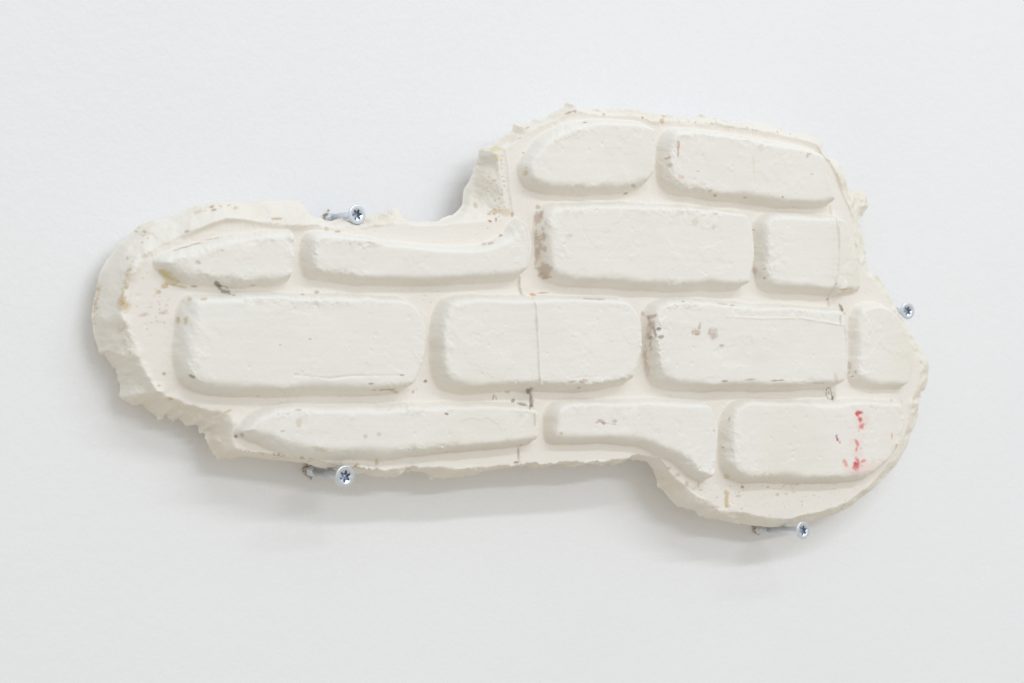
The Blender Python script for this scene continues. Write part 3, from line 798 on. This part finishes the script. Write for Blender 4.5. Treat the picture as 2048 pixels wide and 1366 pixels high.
def make_screw(label, base, tip, head_r, shank_r, thread_to, rot):
    """base, tip: (px, py, mm) where the screw leaves the wall and where its head ends."""
    bx, bz = at(base[0], base[1], base[2] * MM)
    tx, tz = at(tip[0], tip[1], tip[2] * MM)
    p0, p1 = Vector((bx, -base[2] * MM, bz)), Vector((tx, -tip[2] * MM, tz))
    ax = (p1 - p0)
    L = ax.length
    root = bpy.data.objects.new('screw', None)
    root.empty_display_size = 0.01
    COL.objects.link(root)
    root.location = p0
    root.rotation_mode = 'QUATERNION'
    root.rotation_quaternion = ax.normalized().to_track_quat('Z', 'Y')
    root['label'] = label
    root['category'] = 'screw'
    root['group'] = 'zinc screws holding the relief to the wall'
    n = 96
    R0 = head_r
    rc = R0 * 0.62                        # round dished seat about the drive
    rs = R0 * 0.57
    # head: underside cone, rim, bevel, flat ring, dished seat down to the star's lip
    prof = [(shank_r, L - 3.4 * MM), (shank_r * 1.15, L - 2.9 * MM), (R0 * 0.90, L - 1.35 * MM), (R0 * 0.985, L - 1.15 * MM), (R0, L - 0.95 * MM),
            (R0, L - 0.32 * MM), (R0 * 0.985, L - 0.14 * MM), (R0 * 0.945, L - 0.02 * MM), (R0 * 0.90, L), (rc * 1.04, L), (rc, L - 0.06 * MM)]
    v, f = [], []
    for part in (prof[:5], prof[4:9], prof[8:10], prof[9:]):     # creases between the parts stay sharp
        pv, pf = lathe(part, n)
        f += [tuple(q + len(v) for q in face) for face in pf]
        v += pv
    b0 = len(v)
    v += v[-n:]
    lip = []
    for i in range(n):
        a, r = star(rs, rs * 0.60, i, n, rot)
        lip.append((r * math.cos(a), r * math.sin(a), L - 0.42 * MM + 0.3 * MM * (r / rs - 0.6)))
    b1 = len(v)
    v += lip
    for i in range(n):
        j = (i + 1) % n
        f.append((b0 + i, b0 + j, b1 + j, b1 + i))
    head = link('head', mesh('head', v, f), M_ZINC, root)
    # the six-lobed recess itself: walls and conical floor
    v, f = list(lip), []
    for zz, sc in ((1.9 * MM, 0.94), (2.15 * MM, 0.6)):
        v += [(x * sc, y * sc, L - zz) for x, y, z in lip]
    for k in range(2):
        for i in range(n):
            j = (i + 1) % n
            f.append((k * n + i, k * n + j, (k + 1) * n + j, (k + 1) * n + i))
    v.append((0, 0, L - 2.6 * MM))
    for i in range(n):
        f.append((2 * n + i, 2 * n + (i + 1) % n, 3 * n))
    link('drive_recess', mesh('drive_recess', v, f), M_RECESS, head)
    # shank
    v, f = lathe([(shank_r * 0.74, -6 * MM), (shank_r * 0.74, thread_to), (shank_r, thread_to + 0.5 * MM), (shank_r, L - 3.3 * MM)], 32)
    link('shank', mesh('shank', v, f), M_ZINC, root)
    # thread: helical fin
    pitch, m = 1.7 * MM, 28
    z, v, f, i = -5 * MM, [], [], 0
    while z < thread_to + 0.4 * MM:
        a = 2 * math.pi * i / m
        ro = shank_r * 1.25 * min(1.0, 0.8 + (thread_to + 0.4 * MM - z) / (2 * MM) * 0.2)
        ca, sa = math.cos(a), math.sin(a)
        v += [(shank_r * 0.72 * ca, shank_r * 0.72 * sa, z - 0.5 * MM), (ro * ca, ro * sa, z - 0.06 * MM), (ro * ca, ro * sa, z + 0.06 * MM), (shank_r * 0.72 * ca, shank_r * 0.72 * sa, z + 0.5 * MM)]
        if i:
            o = 4 * (i - 1)
            f += [(o + q, o + q + 1, o + q + 5, o + q + 4) for q in range(3)]
        i += 1
        z += pitch / m
    link('thread', mesh('thread', v, f), M_ZINC, root)
    return p0, head, L

def stamp(head, L, R0, kind):
    """little raised maker's marks on a head: a ring or a short bar."""
    v, f = [], []
    if kind[0] == 'ring':
        cx, cy, r = kind[1:]
        n, m = 20, 6
        for i in range(n):
            a = 2 * math.pi * i / n
            for k in range(m):
                q = 2 * math.pi * k / m
                rr_ = r + 0.13 * MM * math.cos(q)
                v.append((cx + rr_ * math.cos(a), cy + rr_ * math.sin(a), L + 0.10 * MM * math.sin(q)))
        for i in range(n):
            for k in range(m):
                f.append((i * m + k, ((i + 1) % n) * m + k, ((i + 1) % n) * m + (k + 1) % m, i * m + (k + 1) % m))
    else:
        ax_, ay, bx_, by = kind[1:]
        d = Vector((bx_ - ax_, by - ay, 0))
        p = Vector((-d.y, d.x, 0)).normalized() * 0.14 * MM
        a, b2 = Vector((ax_, ay, L)), Vector((bx_, by, L))
        up = Vector((0, 0, 0.12 * MM))
        v = [tuple(q) for q in (a + p, a - p, b2 - p, b2 + p, a + p * .4 + up, a - p * .4 + up, b2 - p * .4 + up, b2 + p * .4 + up)]
        f = [(4, 5, 6, 7), (0, 1, 5, 4), (1, 2, 6, 5), (2, 3, 7, 6), (3, 0, 4, 7)]
    link('stamped_mark', mesh('stamped_mark', v, f), M_ZINC, head)

def chips(p0, r, seed, n=30, spread=1.0):
    """crumbled filler round a screw where it enters the wall."""
    g = np.random.default_rng(seed)
    v, f = [], []
    for q in range(n):
        a = g.uniform(0, 2 * math.pi)
        a = a if g.random() < 0.5 else g.normal(2.3, 0.7)
        rad = r * (0.85 + abs(g.normal(0, 0.28)) * spread)
        s = g.uniform(0.25, 0.85) * MM
        c = Vector((p0.x + rad * math.cos(a), -g.uniform(0.0, 1.3) * MM, p0.z + rad * math.sin(a)))
        o = len(v)
        for dx, dy, dz in ((1, 0, 0), (-1, 0, 0), (0, 1, 0), (0, -1, 0), (0, 0, 1), (0, 0, -1)):
            v.append((c.x + dx * s * g.uniform(.5, 1.3), c.y + dy * s * g.uniform(.5, 1.2), c.z + dz * s * g.uniform(.5, 1.3)))
        f += [(o + a_, o + b_, o + c_) for a_, b_, c_ in ((0, 2, 4), (2, 1, 4), (1, 3, 4), (3, 0, 4), (2, 0, 5), (1, 2, 5), (3, 1, 5), (0, 3, 5))]
    link('crumbled_hole', mesh('crumbled_hole', v, f, False), M_CRUMB, WALL)

p, hd, L = make_screw('zinc screw over the notch in the top left edge, head bluish white', (656, 437, 0), (715, 429, 24), 4.15 * MM, 1.62 * MM, 4.6 * MM, 0.1)
chips(p, 2.3 * MM, 11)
p, hd, L = make_screw('largest zinc screw, below the bottom left edge, its head stamped with a ring', (619, 941, 0), (691, 953, 30), 4.65 * MM, 1.95 * MM, 5.6 * MM, 0.35)
stamp(hd, L, 4.65 * MM, ('ring', -2.9 * MM, 0.6 * MM, 0.42 * MM))
stamp(hd, L, 4.65 * MM, ('bar', 2.9 * MM, -1.4 * MM, 3.6 * MM, -0.5 * MM))
chips(p, 2.8 * MM, 12, 46, 1.2)
p, hd, L = make_screw('long zinc screw under the rounded bottom right lobe of the relief', (1514, 1058, 0), (1607, 1061, 33), 4.30 * MM, 1.75 * MM, 8.0 * MM, 0.3)
stamp(hd, L, 4.30 * MM, ('bar', 1.6 * MM, -3.3 * MM, 2.6 * MM, -2.5 * MM))
chips(p, 2.5 * MM, 13)
p, hd, L = make_screw('zinc screw at the right edge, shank hidden behind the sloping side', (1786, 623, 0), (1816, 622, 12.5), 4.25 * MM, 1.7 * MM, 4.0 * MM, 0.2)
